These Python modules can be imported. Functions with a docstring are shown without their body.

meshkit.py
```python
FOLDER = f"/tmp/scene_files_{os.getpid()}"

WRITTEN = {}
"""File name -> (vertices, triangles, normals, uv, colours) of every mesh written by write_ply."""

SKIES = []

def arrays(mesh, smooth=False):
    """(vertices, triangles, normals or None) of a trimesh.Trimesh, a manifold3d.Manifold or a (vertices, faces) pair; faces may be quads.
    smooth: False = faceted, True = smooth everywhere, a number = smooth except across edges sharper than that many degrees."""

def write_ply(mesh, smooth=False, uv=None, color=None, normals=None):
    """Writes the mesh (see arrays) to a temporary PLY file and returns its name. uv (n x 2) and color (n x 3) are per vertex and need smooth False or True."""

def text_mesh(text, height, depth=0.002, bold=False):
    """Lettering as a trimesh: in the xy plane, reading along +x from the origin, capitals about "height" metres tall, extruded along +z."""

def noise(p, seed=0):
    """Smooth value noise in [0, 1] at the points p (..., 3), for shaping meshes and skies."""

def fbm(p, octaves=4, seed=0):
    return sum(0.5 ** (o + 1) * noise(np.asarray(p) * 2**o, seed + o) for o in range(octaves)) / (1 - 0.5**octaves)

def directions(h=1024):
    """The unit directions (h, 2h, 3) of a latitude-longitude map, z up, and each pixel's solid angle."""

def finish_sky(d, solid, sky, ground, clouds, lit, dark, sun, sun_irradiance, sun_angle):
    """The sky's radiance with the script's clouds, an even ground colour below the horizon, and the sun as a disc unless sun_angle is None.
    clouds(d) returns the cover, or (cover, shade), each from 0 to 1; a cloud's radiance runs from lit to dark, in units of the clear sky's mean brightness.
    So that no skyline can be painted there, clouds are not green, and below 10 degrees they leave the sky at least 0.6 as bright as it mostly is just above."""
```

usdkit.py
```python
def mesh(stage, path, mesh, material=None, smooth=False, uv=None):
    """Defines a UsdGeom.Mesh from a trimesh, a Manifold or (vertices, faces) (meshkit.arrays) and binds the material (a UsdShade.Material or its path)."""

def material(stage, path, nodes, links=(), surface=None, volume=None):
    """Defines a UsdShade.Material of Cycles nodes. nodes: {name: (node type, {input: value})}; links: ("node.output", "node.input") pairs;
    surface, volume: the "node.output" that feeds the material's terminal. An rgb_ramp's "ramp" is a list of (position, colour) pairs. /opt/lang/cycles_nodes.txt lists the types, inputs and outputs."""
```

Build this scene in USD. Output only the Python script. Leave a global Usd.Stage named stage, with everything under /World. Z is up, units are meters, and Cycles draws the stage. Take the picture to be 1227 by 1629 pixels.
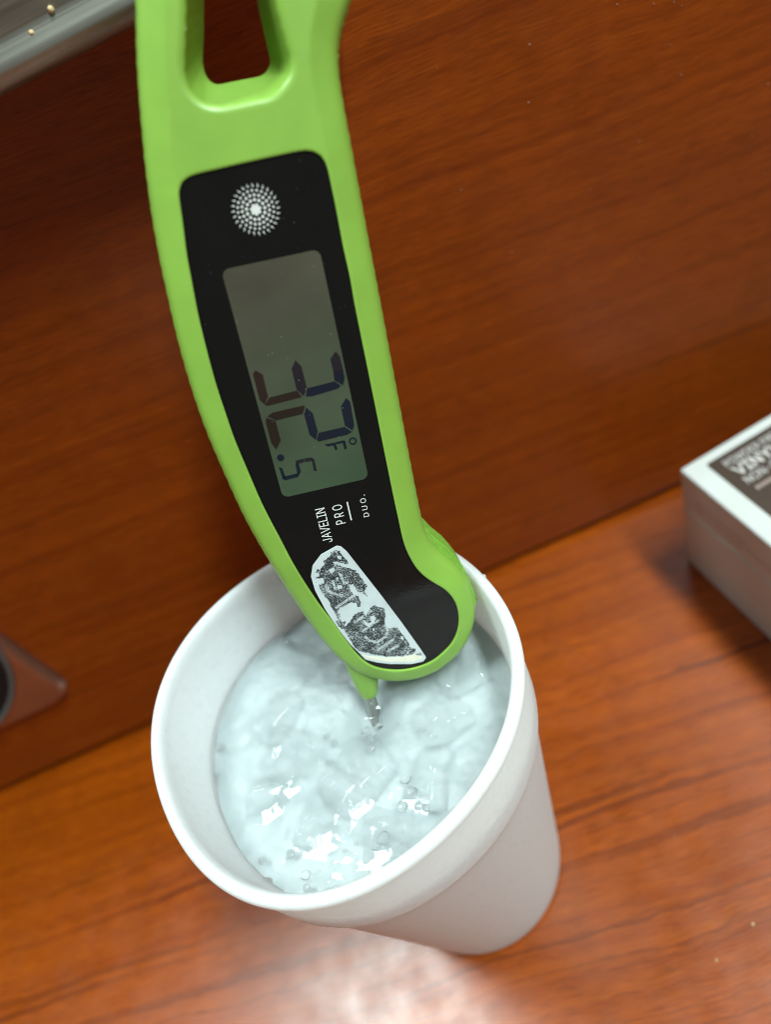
import math, random
import numpy as np, trimesh, manifold3d, usdkit, meshkit
import shapely.geometry as sg
from shapely.ops import unary_union
from shapely import affinity
from scipy.spatial import Delaunay, cKDTree
from pxr import Gf, Sdf, Usd, UsdGeom, UsdLux, UsdShade

random.seed(7); np.random.seed(7); rng = np.random.default_rng(7)
stage = Usd.Stage.CreateInMemory()
UsdGeom.SetStageUpAxis(stage, "Z"); UsdGeom.SetStageMetersPerUnit(stage, 1.0)
UsdGeom.Xform.Define(stage, "/World"); UsdGeom.Scope.Define(stage, "/World/Looks")

# ---------------------------------------------------------------- camera: a phone held 14 cm above the cup, looking steeply down
EYE = np.array([.04098, -.09447, .26661])
RIGHT = np.array([.905901, -.250475, -.341475]); FWD = np.array([-.071972, .703547, -.706995]); UP = np.array([.417328, .665044, .619317])
cam = UsdGeom.Camera.Define(stage, "/World/camera")
m = Gf.Matrix4d(1.0)
for i, row in enumerate((RIGHT, UP, -FWD, EYE)):
    m.SetRow(i, Gf.Vec4d(*map(float, row), 1.0 if i == 3 else 0.0))
cam.AddTransformOp().Set(m)
cam.CreateHorizontalApertureAttr(36.0); cam.CreateVerticalApertureAttr(36.0 * 1024 / 772)
cam.CreateFocalLengthAttr(36.0 * 1178 / 1227)
cam.CreateFStopAttr(10.5); cam.CreateFocusDistanceAttr(.158)
cam.CreateClippingRangeAttr(Gf.Vec2f(.01, 50.0)); cam.CreateExposureAttr(0.0)

# ---------------------------------------------------------------- light: two ceiling strip lamps and the dim room
def lamp(name, centre, aim, w, h, power, colour, spin=0.0):
    l = UsdLux.RectLight.Define(stage, "/World/" + name)
    c, a = np.array(centre, float), np.array(aim, float); z = (c - a) / np.linalg.norm(c - a)
    y = np.array([math.sin(spin), math.cos(spin), 0.0]); x = np.cross(y, z); x /= np.linalg.norm(x); y = np.cross(z, x)
    mm = Gf.Matrix4d(1.0)
    for i, row in enumerate((x, y, z, c)):
        mm.SetRow(i, Gf.Vec4d(*map(float, row), 1.0 if i == 3 else 0.0))
    l.AddTransformOp().Set(mm); l.CreateWidthAttr(w); l.CreateHeightAttr(h); l.CreateIntensityAttr(power); l.CreateColorAttr(Gf.Vec3f(*colour))
lamp("ceiling_lamp", (.60, -.40, 1.55), (.06, .02, .05), .18, .9, 86.0, (.85, 1.0, .99))
lamp("ceiling_lamp_001", (-.53, .30, 1.62), (0, 0, .05), .34, .38, 52.0, (.85, 1.0, .99))
dome = UsdLux.DomeLight.Define(stage, "/World/room_light"); dome.CreateIntensityAttr(1.0)
room = usdkit.material(stage, "/World/Looks/room_light", {"b": ("background_shader", {"color": (.92, 1.0, .94), "strength": .145})}, [], surface="b.background")
UsdShade.MaterialBindingAPI.Apply(dome.GetPrim()).Bind(room)

# outlines measured on the thermometer's face, millimetres
OUTER = [[24.02,59.98],[22.01,58.01],[20.45,56.22],[19.29,54.23],[18.64,52.05],[18.57,50.1],[18.53,46.69],[18.58,41.95],[18.54,35.56],[18.5,33.71],[18.53,27.99],[18.49,21.96],[18.53,16.15],[18.54,11.22],[18.51,-3.81],[18.51,-28.75],[18.61,-35.09],[18.57,-39.42],[19.17,-42.25],[21.36,-45.54],[24.29,-48.51],[26.08,-51.19],[27.25,-55.85],[27.36,-60.84],[27.24,-62.72],[25.88,-66.94],[23.31,-70.98],[19.75,-74.08],[15.69,-76.25],[10.44,-77.06],[5.55,-76.39],[0.1,-73.92],[-2.93,-71.55],[-5.22,-68.77],[-7.63,-64.02],[-9.9,-58.1],[-11.96,-51.71],[-13.78,-45.09],[-15.44,-38.87],[-17.28,-31.11],[-18.71,-23.45],[-19.37,-17.25],[-20.23,-10.66],[-20.57,-7.87],[-20.93,2.01],[-20.88,9.46],[-20.38,17.31],[-19.82,23.69],[-19.57,27.29],[-18.66,34.07],[-17.71,39.75],[-16.39,45.95],[-15.06,51.9],[-13.6,57.6],[-12.16,62.39],[-10.98,65.72]]
WINDOW = [[-12.63,36.73],[-12.19,37.66],[-11.21,38.47],[-10.06,38.75],[-4.71,38.89],[0.8,39.0],[10.34,39.0],[11.56,38.72],[12.8,37.85],[13.4,36.54],[13.48,33.42],[13.5,28.36],[13.4,22.02],[13.52,17.07],[13.37,12.62],[13.35,-3.35],[13.32,-26.46],[13.4,-33.72],[13.52,-39.24],[14.14,-42.68],[15.52,-46.71],[18.0,-50.12],[20.6,-52.8],[22.24,-56.24],[22.62,-59.56],[21.92,-63.68],[19.88,-67.33],[17.37,-69.29],[15.02,-70.77],[10.95,-71.58],[6.16,-71.1],[0.88,-68.47],[-1.55,-65.09],[-3.49,-60.34],[-5.6,-54.11],[-7.74,-48.15],[-10.35,-38.89],[-11.81,-31.57],[-13.42,-23.27],[-14.43,-15.21],[-15.21,-8.34],[-15.44,-3.57],[-15.67,2.82],[-15.54,9.98],[-15.24,16.24],[-14.59,22.86],[-14.32,25.87],[-13.29,32.25]]
FLAT_TOP = [[17.62,60.51],[16.22,57.88],[14.72,54.6],[14.05,51.74],[13.73,48.05],[13.71,44.23],[13.85,41.01],[13.87,37.65],[13.48,33.42],[-13.29,32.25],[-12.58,37.13],[-11.83,43.41],[-10.22,49.29],[-9.6,52.95],[-8.18,58.49],[-6.32,64.43]]
HOLE_FRONT = [[-3.07,63.9],[-5.02,57.95],[-6.21,54.52],[-6.54,52.41],[-5.9,50.46],[-4.6,49.02],[-2.76,48.23],[-0.73,48.05],[3.23,48.1],[6.75,48.22],[8.94,49.35],[10.24,50.48],[10.97,52.27],[10.85,54.94],[10.61,58.73],[10.53,61.67]]
HOLE_BACK = [[-0.61,66.22],[-2.55,60.16],[-3.68,56.68],[-3.84,55.13],[-3.63,54.11],[-3.07,53.26],[-2.11,52.74],[-0.02,52.67],[2.86,52.67],[5.4,52.67],[6.65,53.01],[7.53,53.75],[7.99,54.66],[8.02,58.08],[8.0,61.72],[8.13,64.78]]
LCD = [[-9.07,22.72],[9.09,22.88],[9.04,-22.82],[-9.08,-22.78]]
LABEL = [[-0.71,-36.21],[-4.36,-37.37],[-6.69,-39.49],[-7.63,-41.97],[-7.55,-45.51],[-6.51,-50.53],[-4.74,-56.55],[-2.94,-61.19],[-1.47,-63.97],[-0.47,-66.12],[1.94,-67.62],[4.8,-68.89],[9.81,-70.35],[12.46,-70.39],[13.34,-69.56],[12.47,-66.92],[9.52,-58.83],[6.11,-50.12],[1.14,-38.03],[0.16,-36.55]]
SEG_BROWN = [[[-7.76,3.87],[-6.67,2.85],[-6.74,-1.53],[-7.76,-2.9],[-8.44,-1.82],[-8.4,3.35]],[[-7.69,-2.98],[-6.51,-1.85],[-1.04,-1.68],[-0.37,-3.09],[-6.25,-3.29],[-7.36,-3.26]],[[-7.8,-5.39],[-6.66,-4.89],[-0.46,-4.85],[-0.22,-5.09],[-1.05,-6.41],[-6.39,-6.51]],[[-8.08,-5.6],[-6.55,-6.66],[-6.5,-10.71],[-7.82,-12.33],[-8.41,-10.86],[-8.41,-6.46]]]
SEG_PURPLE = [[[0.09,4.11],[0.9,2.72],[0.96,-1.45],[0.05,-2.98],[-0.99,-1.47],[-0.98,2.69]],[[7.96,4.1],[8.52,3.14],[8.6,0.45],[6.74,0.41],[6.69,2.88]]]
SEG_NAVY = [[[1.01,-1.69],[6.5,-1.52],[7.5,-2.59],[6.84,-3.01],[1.36,-3.37],[0.45,-3.12]],[[6.74,0.41],[8.6,0.45],[8.55,-1.35],[7.95,-2.58],[6.56,-1.24]],[[-0.02,-5.37],[0.91,-6.75],[1.05,-10.57],[0.33,-12.21],[-0.63,-10.9],[-0.72,-6.61]],[[1.19,-10.97],[6.49,-10.94],[7.71,-12.26],[6.6,-12.6],[0.8,-12.68],[0.55,-12.26]],[[8.06,-5.25],[8.65,-6.19],[8.42,-11.1],[7.89,-11.94],[6.66,-10.69],[6.68,-6.68]]]
SEG_SMALL_NAVY = [[[-8.19,-16.16],[-7.65,-16.54],[-7.5,-18.45],[-8.02,-18.95]],[[-7.76,-18.38],[-4.6,-18.33],[-4.92,-19.0],[-7.71,-19.12]],[[-4.79,-16.24],[-4.23,-16.13],[-4.2,-18.12],[-4.93,-18.75]]]
SEG_SMALL_BROWN = [[[-4.63,-15.59],[-2.89,-15.59],[-3.09,-16.21],[-4.56,-16.25]],[[-2.7,-15.56],[-1.29,-15.7],[-1.32,-16.33],[-2.86,-16.21]],[[-1.38,-15.88],[-0.97,-16.12],[-1.0,-18.65],[-1.52,-18.48]]]
SEG_SMALL_F = [[[1.88,-13.62],[3.99,-13.73],[3.76,-14.11],[2.33,-14.07]],[[4.09,-13.66],[5.72,-13.65],[5.53,-14.09],[4.16,-14.01]],[[3.54,-13.86],[3.95,-13.91],[4.1,-15.12],[3.66,-15.19]],[[5.47,-13.74],[5.97,-13.78],[5.95,-15.42],[5.52,-15.46]]]
DOT = [[-7.39,-14.26],[-6.73,-14.42]]
DEGREE = [[7.49,-14.19],[8.15,-14.35]]
INK = [[[-0.91,-37.13],[-0.15,-37.72],[-0.06,-38.8],[0.82,-40.01],[0.93,-40.89],[0.52,-41.15],[-0.17,-40.6],[-1.15,-40.1],[-2.26,-39.59],[-2.48,-39.99],[-1.52,-40.55],[-0.35,-41.42],[1.12,-42.18],[2.03,-43.04],[2.6,-44.28],[3.11,-45.82],[3.68,-47.08],[3.69,-47.72],[2.91,-48.14],[3.23,-49.99],[2.53,-49.31],[2.29,-48.45],[1.47,-48.39],[1.17,-47.19],[0.7,-46.12],[-0.01,-46.24],[-0.14,-47.48],[0.33,-48.56],[1.25,-49.45],[1.55,-50.98],[1.33,-52.05],[0.58,-52.01],[0.51,-51.01],[-0.66,-50.6],[-2.13,-50.94],[-3.31,-51.26],[-3.81,-52.26],[-3.53,-53.31],[-4.31,-53.92],[-4.53,-52.38],[-4.98,-50.64],[-5.17,-48.98],[-5.68,-47.56],[-6.32,-46.12],[-6.55,-44.17],[-5.36,-44.33],[-5.11,-42.99],[-5.86,-42.95],[-6.74,-42.62],[-6.18,-40.55],[-5.36,-40.76],[-4.34,-39.81],[-3.95,-38.69],[-2.67,-38.42],[-2.21,-37.33]],[[-4.98,-54.39],[-3.88,-53.87],[-3.59,-55.11],[-2.84,-54.89],[-3.22,-56.04],[-3.83,-56.87],[-4.39,-56.21]],[[-3.56,-56.28],[-1.99,-55.55],[-0.8,-53.91],[0.72,-53.35],[1.5,-53.4],[1.83,-54.8],[2.55,-54.02],[3.34,-52.93],[4.52,-52.6],[5.2,-53.44],[6.38,-53.92],[6.17,-56.01],[5.64,-58.18],[6.57,-59.61],[8.29,-59.59],[8.73,-61.07],[9.46,-62.63],[10.05,-64.16],[10.06,-65.72],[11.39,-66.44],[10.91,-67.52],[9.98,-67.78],[7.98,-67.55],[4.63,-66.76],[1.97,-65.48],[-0.08,-64.2],[-1.14,-63.72],[-2.22,-62.04],[-3.03,-59.1]],[[11.27,-67.97],[12.33,-67.76],[12.58,-68.88],[11.51,-69.1]]]
CHIPS = [[[-1.07,-38.48],[-0.29,-38.89],[-0.54,-39.53],[-1.08,-39.14]],[[-6.46,-41.4],[-5.79,-41.42],[-5.99,-42.29],[-6.53,-42.3]],[[-3.61,-41.38],[-2.4,-41.09],[-2.35,-41.87],[-3.26,-42.25]],[[-2.39,-43.66],[-2.01,-43.76],[-2.19,-44.34],[-2.43,-44.18]],[[1.11,-55.59],[1.99,-56.83],[2.85,-56.74],[2.87,-55.25],[3.73,-55.16],[3.98,-56.06],[3.06,-57.13],[1.96,-57.65],[1.38,-56.99]],[[8.66,-62.23],[9.18,-62.55],[9.01,-63.18],[8.6,-62.9]],[[2.82,-58.33],[3.12,-58.55],[2.96,-59.04],[2.71,-58.87]],[[-2.62,-45.54],[-1.71,-45.79],[-1.71,-46.42],[-2.55,-46.51]]]
STROKES = [[[-1.45,-42.73],[-0.96,-45.52]],[[-0.99,-45.66],[-0.03,-45.29]],[[-3.39,-44.08],[-3.2,-46.33]],[[-3.36,-46.44],[-2.16,-45.98]],[[-5.17,-44.7],[-4.44,-46.94]],[[-4.41,-46.8],[-2.02,-48.49]],[[-4.23,-51.01],[0.53,-48.93]],[[-0.93,-55.85],[1.43,-54.69]],[[2.52,-54.17],[3.6,-53.72]],[[0.2,-58.6],[4.58,-56.62]],[[0.67,-59.81],[1.36,-61.36],[3.19,-62.22],[5.08,-61.39],[6.07,-59.98],[5.9,-58.59],[5.09,-58.36]],[[2.61,-64.45],[7.04,-62.45]],[[4.91,-65.28],[7.83,-64.39]]]
GRIP = [[19.15,-38.63],[21.18,-42.2],[23.26,-44.94],[24.7,-47.71],[25.76,-50.0],[26.99,-53.89],[28.31,-60.68],[24.16,-66.71],[18.92,-65.25],[12.63,-48.72],[15.47,-41.22]]
NUB = [[-5.47,-71.58],[-4.93,-75.99],[-4.28,-79.27],[-3.98,-80.13],[-2.08,-80.89],[0.09,-80.37],[1.59,-77.92],[2.35,-75.27]]
# ---------------------------------------------------------------- materials


def wood(name, ax, light, mid, dark, rough, seed, spec=.5, line=.8, wav=.02, freq=46.):
    """cherry veneer: grain runs along x, across is axis ax ('y' table, 'z' panel)"""
    rot = (0, 0, math.radians(4)) if ax == "y" else (0, math.radians(-5), 0)
    N = {
        "g": ("geometry", {}),
        "map": ("mapping", {"location": (seed * .37, seed * .21, seed * .13), "rotation": rot}),
        "sep": ("separate_xyz", {}),
        # slow waviness of the grain
        "wc": ("combine_xyz", {}), "wx": ("math", {"math_type": "multiply", "value2": 11.0}), "wy": ("math", {"math_type": "multiply", "value2": 22.0}),
        "wn": ("noise_texture", {"scale": 1.0, "detail": 3.0, "roughness": .55}),
        "wm": ("math", {"math_type": "multiply", "value2": wav}),
        "v": ("math", {"math_type": "add"}),
        # jitter of the thin lines
        "jc": ("combine_xyz", {}), "jx": ("math", {"math_type": "multiply", "value2": 120.0}), "jy": ("math", {"math_type": "multiply", "value2": 320.0}),
        "jn": ("noise_texture", {"scale": 1.0, "detail": 2.0}),
        "jm": ("math", {"math_type": "multiply", "value2": .0022}),
        "v2": ("math", {"math_type": "add"}),
        # growth lines
        "lw": ("math", {"math_type": "multiply", "value2": freq}),
        "ln": ("noise_texture", {"dimensions": "1D", "scale": 1.0, "detail": 2.0, "roughness": .6}),
        "lr": ("rgb_ramp", {"ramp": [(0, (0, 0, 0)), (.37, (0, 0, 0)), (.398, (.75, .75, .75)), (.406, (.75, .75, .75)), (.44, (.12, .12, .12)), (.50, (0, 0, 0)), (.545, (.1, .1, .1)), (.575, (1, 1, 1)), (.582, (.9, .9, .9)), (.592, (0, 0, 0)), (1, (0, 0, 0))]}),
        # strength of the lines varies
        "sc": ("combine_xyz", {}), "sx": ("math", {"math_type": "multiply", "value2": 9.0}), "sy": ("math", {"math_type": "multiply", "value2": 60.0}),
        "sn": ("noise_texture", {"scale": 1.0, "detail": 2.0}),
        "sr": ("map_range", {"from_min": .32, "from_max": .68, "to_min": .12, "to_max": 1.0, "clamp": True}),
        "ls": ("math", {"math_type": "multiply"}),
        # fine pores
        "pc": ("combine_xyz", {}), "px": ("math", {"math_type": "multiply", "value2": 130.0}), "py": ("math", {"math_type": "multiply", "value2": 1900.0}),
        "pn": ("noise_texture", {"scale": 1.0, "detail": 3.0, "roughness": .65}),
        "pr": ("map_range", {"from_min": .35, "from_max": .75, "to_min": 0.0, "to_max": .75, "clamp": True}),
        # broad bands and figure
        "bc": ("combine_xyz", {}), "bx": ("math", {"math_type": "multiply", "value2": 5.0}), "by": ("math", {"math_type": "multiply", "value2": 190.0}),
        "bn": ("noise_texture", {"scale": 1.0, "detail": 4.0, "roughness": .6}),
        "fn": ("noise_texture", {"scale": 42.0, "detail": 3.0, "roughness": .6, "distortion": .6}),
        "fr": ("map_range", {"from_min": .3, "from_max": .7, "to_min": .90, "to_max": 1.09, "clamp": True}),
        "base": ("rgb_ramp", {"ramp": [(0, dark), (.32, mid), (.62, light), (1, light)]}),
        "m1": ("mix_color", {"blend_type": "mix", "b": dark}),
        "m2": ("mix_color", {"blend_type": "mix", "b": tuple(.6 * c for c in dark)}),
        "lsm": ("math", {"math_type": "multiply", "value2": line}),
        "m3": ("vector_math", {"math_type": "scale"}),
        "rn": ("noise_texture", {"scale": 90.0, "detail": 4.0}),
        "rr": ("map_range", {"from_min": .3, "from_max": .7, "to_min": rough - .04, "to_max": rough + .05}),
        "bm": ("bump", {"strength": .10, "distance": .0002}),
        "p": ("principled_bsdf", {"specular_ior_level": spec}),
    }
    L = [("g.position", "map.vector"), ("map.vector", "sep.vector")]
    def pair(c, x, y, vsrc=None):
        L.extend([("sep.x", x + ".value1"), (vsrc or "sep." + ax, y + ".value1"), (x + ".value", c + ".x"), (y + ".value", c + ".y")])
    pair("wc", "wx", "wy"); L += [("wc.vector", "wn.vector"), ("wn.fac", "wm.value1"), ("sep." + ax, "v.value1"), ("wm.value", "v.value2")]
    pair("jc", "jx", "jy"); L += [("jc.vector", "jn.vector"), ("jn.fac", "jm.value1"), ("v.value", "v2.value1"), ("jm.value", "v2.value2")]
    L += [("v2.value", "lw.value1"), ("lw.value", "ln.w"), ("ln.fac", "lr.fac")]
    pair("sc", "sx", "sy", "v.value"); L += [("sc.vector", "sn.vector"), ("sn.fac", "sr.value"), ("lr.color", "ls.value1"), ("sr.result", "ls.value2")]
    pair("pc", "px", "py", "v.value"); L += [("pc.vector", "pn.vector"), ("pn.fac", "pr.value")]
    pair("bc", "bx", "by", "v.value"); L += [("bc.vector", "bn.vector"), ("bn.fac", "base.fac")]
    L += [("g.position", "fn.vector"), ("fn.fac", "fr.value"), ("base.color", "m1.a"), ("pr.result", "m1.fac"), ("m1.result", "m2.a"), ("ls.value", "lsm.value1"), ("lsm.value", "m2.fac"),
          ("m2.result", "m3.vector1"), ("fr.result", "m3.scale"), ("m3.vector", "p.base_color"), ("g.position", "rn.vector"), ("rn.fac", "rr.value"), ("rr.result", "p.roughness"),
          ("pn.fac", "bm.height"), ("bm.normal", "p.normal")]
    return usdkit.material(stage, "/World/Looks/" + name, N, L, surface="p.BSDF")

def plain(name, col, rough=.4, noise=0.0, scale=300., bump=0.0, bscale=2000., bdist=.0002, **kw):
    N = {"g": ("geometry", {}), "n": ("noise_texture", {"scale": scale, "detail": 3.0}),
         "r": ("map_range", {"from_min": .3, "from_max": .7, "to_min": 1 - noise, "to_max": 1 + noise}),
         "c": ("vector_math", {"math_type": "scale", "vector1": col}),
         "p": ("principled_bsdf", {"base_color": col, "roughness": rough, **kw})}
    L = []
    if noise:
        L += [("g.position", "n.vector"), ("n.fac", "r.value"), ("r.result", "c.scale"), ("c.vector", "p.base_color")]
    if bump:
        N["bn"] = ("noise_texture", {"scale": bscale, "detail": 2.0}); N["b"] = ("bump", {"strength": bump, "distance": bdist})
        L += [("g.position", "bn.vector"), ("bn.fac", "b.height"), ("b.normal", "p.normal")]
    return usdkit.material(stage, "/World/Looks/" + name, N, L, surface="p.BSDF")

M = {}
M["table_wood"] = wood("table_wood", "y", (.36, .073, .0015), (.275, .048, .001), (.12, .016, .0008), .29, 1.0, .48, .95, .013, 80.)
M["panel_wood"] = wood("panel_wood", "z", (.315, .061, .0025), (.245, .0435, .002), (.125, .018, .001), .38, 5.0, .35, .50, .009, 60.)
M["green"] = plain("green_plastic", (.212, .39, .054), .38, noise=.05, scale=120., bump=.05, bscale=2500.)
M["green_dull"] = plain("green_plastic_worn", (.20, .40, .05), .45, noise=.15, scale=900.)
# black display window: glossy, dusty, with fine wet relief
M["window"] = usdkit.material(stage, "/World/Looks/black_window", {
    "g": ("geometry", {}),
    "v": ("voronoi_texture", {"scale": 750.0, "randomness": 1.0}),
    "vr": ("rgb_ramp", {"ramp": [(0, (1, 1, 1)), (.06, (.7, .7, .7)), (.11, (0, 0, 0)), (1, (0, 0, 0))]}),
    "wn": ("noise_texture", {"scale": 260.0, "detail": 3.0}),
    "wr": ("map_range", {"from_min": .56, "from_max": .72, "to_min": 0.0, "to_max": 1.0, "clamp": True}),
    "s": ("math", {"math_type": "multiply"}),
    "s2": ("math", {"math_type": "multiply", "value2": .28}),
    "mx": ("mix_color", {"a": (.0045, .0038, .0036), "b": (.34, .34, .33)}),
    "bn": ("noise_texture", {"scale": 2200.0, "detail": 2.0}),
    "b": ("bump", {"strength": .16, "distance": .0001}),
    "sm": ("noise_texture", {"scale": 75.0, "detail": 4.0, "roughness": .6}), "sr": ("map_range", {"from_min": .35, "from_max": .68, "to_min": .07, "to_max": .26, "clamp": True}),
    "p": ("principled_bsdf", {"specular_ior_level": .42}),
}, [("g.position", "sm.vector"), ("sm.fac", "sr.value"), ("sr.result", "p.roughness"), ("g.position", "v.vector"), ("v.distance", "vr.fac"), ("g.position", "wn.vector"), ("wn.fac", "wr.value"), ("vr.color", "s.value1"), ("wr.result", "s.value2"), ("s.value", "s2.value1"),
    ("s2.value", "mx.fac"), ("mx.result", "p.base_color"), ("g.position", "bn.vector"), ("bn.fac", "b.height"), ("b.normal", "p.normal")], surface="p.BSDF")
def lcdmat(name, col, spec=.5):
    return usdkit.material(stage, "/World/Looks/" + name, {
        "g": ("geometry", {}), "n": ("noise_texture", {"scale": 70.0, "detail": 3.0}),
        "r": ("map_range", {"from_min": .3, "from_max": .7, "to_min": .85, "to_max": 1.15}),
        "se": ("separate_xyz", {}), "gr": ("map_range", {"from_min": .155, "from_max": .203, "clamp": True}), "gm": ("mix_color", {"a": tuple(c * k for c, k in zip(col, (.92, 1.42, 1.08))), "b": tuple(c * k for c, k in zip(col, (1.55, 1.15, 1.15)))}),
        "c": ("vector_math", {"math_type": "scale"}),
        "v": ("voronoi_texture", {"scale": 420.0}),
        "vr": ("rgb_ramp", {"ramp": [(0, (1, 1, 1)), (.035, (.8, .8, .8)), (.06, (0, 0, 0)), (1, (0, 0, 0))]}),
        "s": ("math", {"math_type": "multiply", "value2": .4}),
        "mx": ("mix_color", {"b": (.4, .4, .36)}),
        "p": ("principled_bsdf", {"roughness": .15, "specular_ior_level": spec})},
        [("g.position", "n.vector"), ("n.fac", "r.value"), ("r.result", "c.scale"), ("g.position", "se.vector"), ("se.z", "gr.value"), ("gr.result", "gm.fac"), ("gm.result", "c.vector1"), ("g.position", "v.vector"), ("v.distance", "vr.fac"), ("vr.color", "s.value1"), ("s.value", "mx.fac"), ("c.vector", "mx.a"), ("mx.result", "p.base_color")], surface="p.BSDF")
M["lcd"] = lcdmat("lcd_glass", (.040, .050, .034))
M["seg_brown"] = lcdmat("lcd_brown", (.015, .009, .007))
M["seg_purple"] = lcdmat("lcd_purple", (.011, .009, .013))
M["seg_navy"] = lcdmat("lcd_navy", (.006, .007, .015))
M["print"] = plain("grey_print", (.62, .63, .60), .4)
M["label"] = plain("white_label", (.53, .585, .59), .35, noise=.05, scale=500.)
M["label_cream"] = plain("cream_label_edge", (.72, .69, .56), .4, noise=.06, scale=700.)
M["ink"] = usdkit.material(stage, "/World/Looks/worn_black_ink", {
    "g": ("geometry", {}), "n": ("noise_texture", {"scale": 3800.0, "detail": 2.0}), "k": ("noise_texture", {"scale": 380.0, "detail": 2.0}),
    "a": ("math", {"math_type": "multiply_add", "value2": .35, "value3": -.16}), "t": ("math", {"math_type": "add"}),
    "r": ("rgb_ramp", {"ramp": [(0, (.008, .010, .010)), (.46, (.010, .013, .013)), (.56, (.10, .12, .12)), (.66, (.42, .46, .46)), (1, (.6, .64, .64))]}),
    "p": ("principled_bsdf", {"roughness": .5})},
    [("g.position", "n.vector"), ("g.position", "k.vector"), ("k.fac", "a.value1"), ("a.value", "t.value1"), ("n.fac", "t.value2"), ("t.value", "r.fac"), ("r.color", "p.base_color")], surface="p.BSDF")
M["ink_trace"] = usdkit.material(stage, "/World/Looks/worn_lettering", {
    "g": ("geometry", {}), "n": ("noise_texture", {"scale": 4200.0, "detail": 2.0}),
    "r": ("rgb_ramp", {"ramp": [(0, (.05, .06, .06)), (.40, (.10, .12, .12)), (.52, (.50, .55, .55)), (1, (.68, .72, .72))]}),
    "p": ("principled_bsdf", {"roughness": .5})}, [("g.position", "n.vector"), ("n.fac", "r.fac"), ("r.color", "p.base_color")], surface="p.BSDF")
M["steel"] = usdkit.material(stage, "/World/Looks/brushed_steel", {
    "g": ("geometry", {}), "m": ("mapping", {"scale": (14.0, 900.0, 900.0)}), "n": ("noise_texture", {"scale": 1.0, "detail": 4.0, "roughness": .7}),
    "r": ("map_range", {"from_min": .3, "from_max": .7, "to_min": .40, "to_max": .58}),
    "cr": ("rgb_ramp", {"ramp": [(.3, (.26, .25, .215)), (.7, (.36, .35, .305))]}),
    "m2": ("mapping", {"scale": (30.0, 260.0, 260.0)}), "n2": ("noise_texture", {"scale": 1.0, "detail": 2.0}),
    "b": ("bump", {"strength": .25, "distance": .0002}),
    "p": ("principled_bsdf", {"metallic": 1.0})},
    [("g.position", "m.vector"), ("m.vector", "n.vector"), ("n.fac", "r.value"), ("r.result", "p.roughness"), ("g.position", "m2.vector"), ("m2.vector", "n2.vector"), ("n2.fac", "cr.fac"), ("cr.color", "p.base_color"), ("n.fac", "b.height"), ("b.normal", "p.normal")], surface="p.BSDF")
M["plate_steel"] = plain("satin_steel", (.42, .33, .28), .42, metallic=1.0, noise=.06, scale=90.)
M["probe"] = plain("probe_steel", (.40, .39, .36), .25, metallic=1.0)
M["dark_plastic"] = plain("dark_grey_plastic", (.008, .009, .009), .6, specular_ior_level=.2)
M["rim_plastic"] = plain("grey_socket_ring", (.09, .10, .10), .4)
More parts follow.
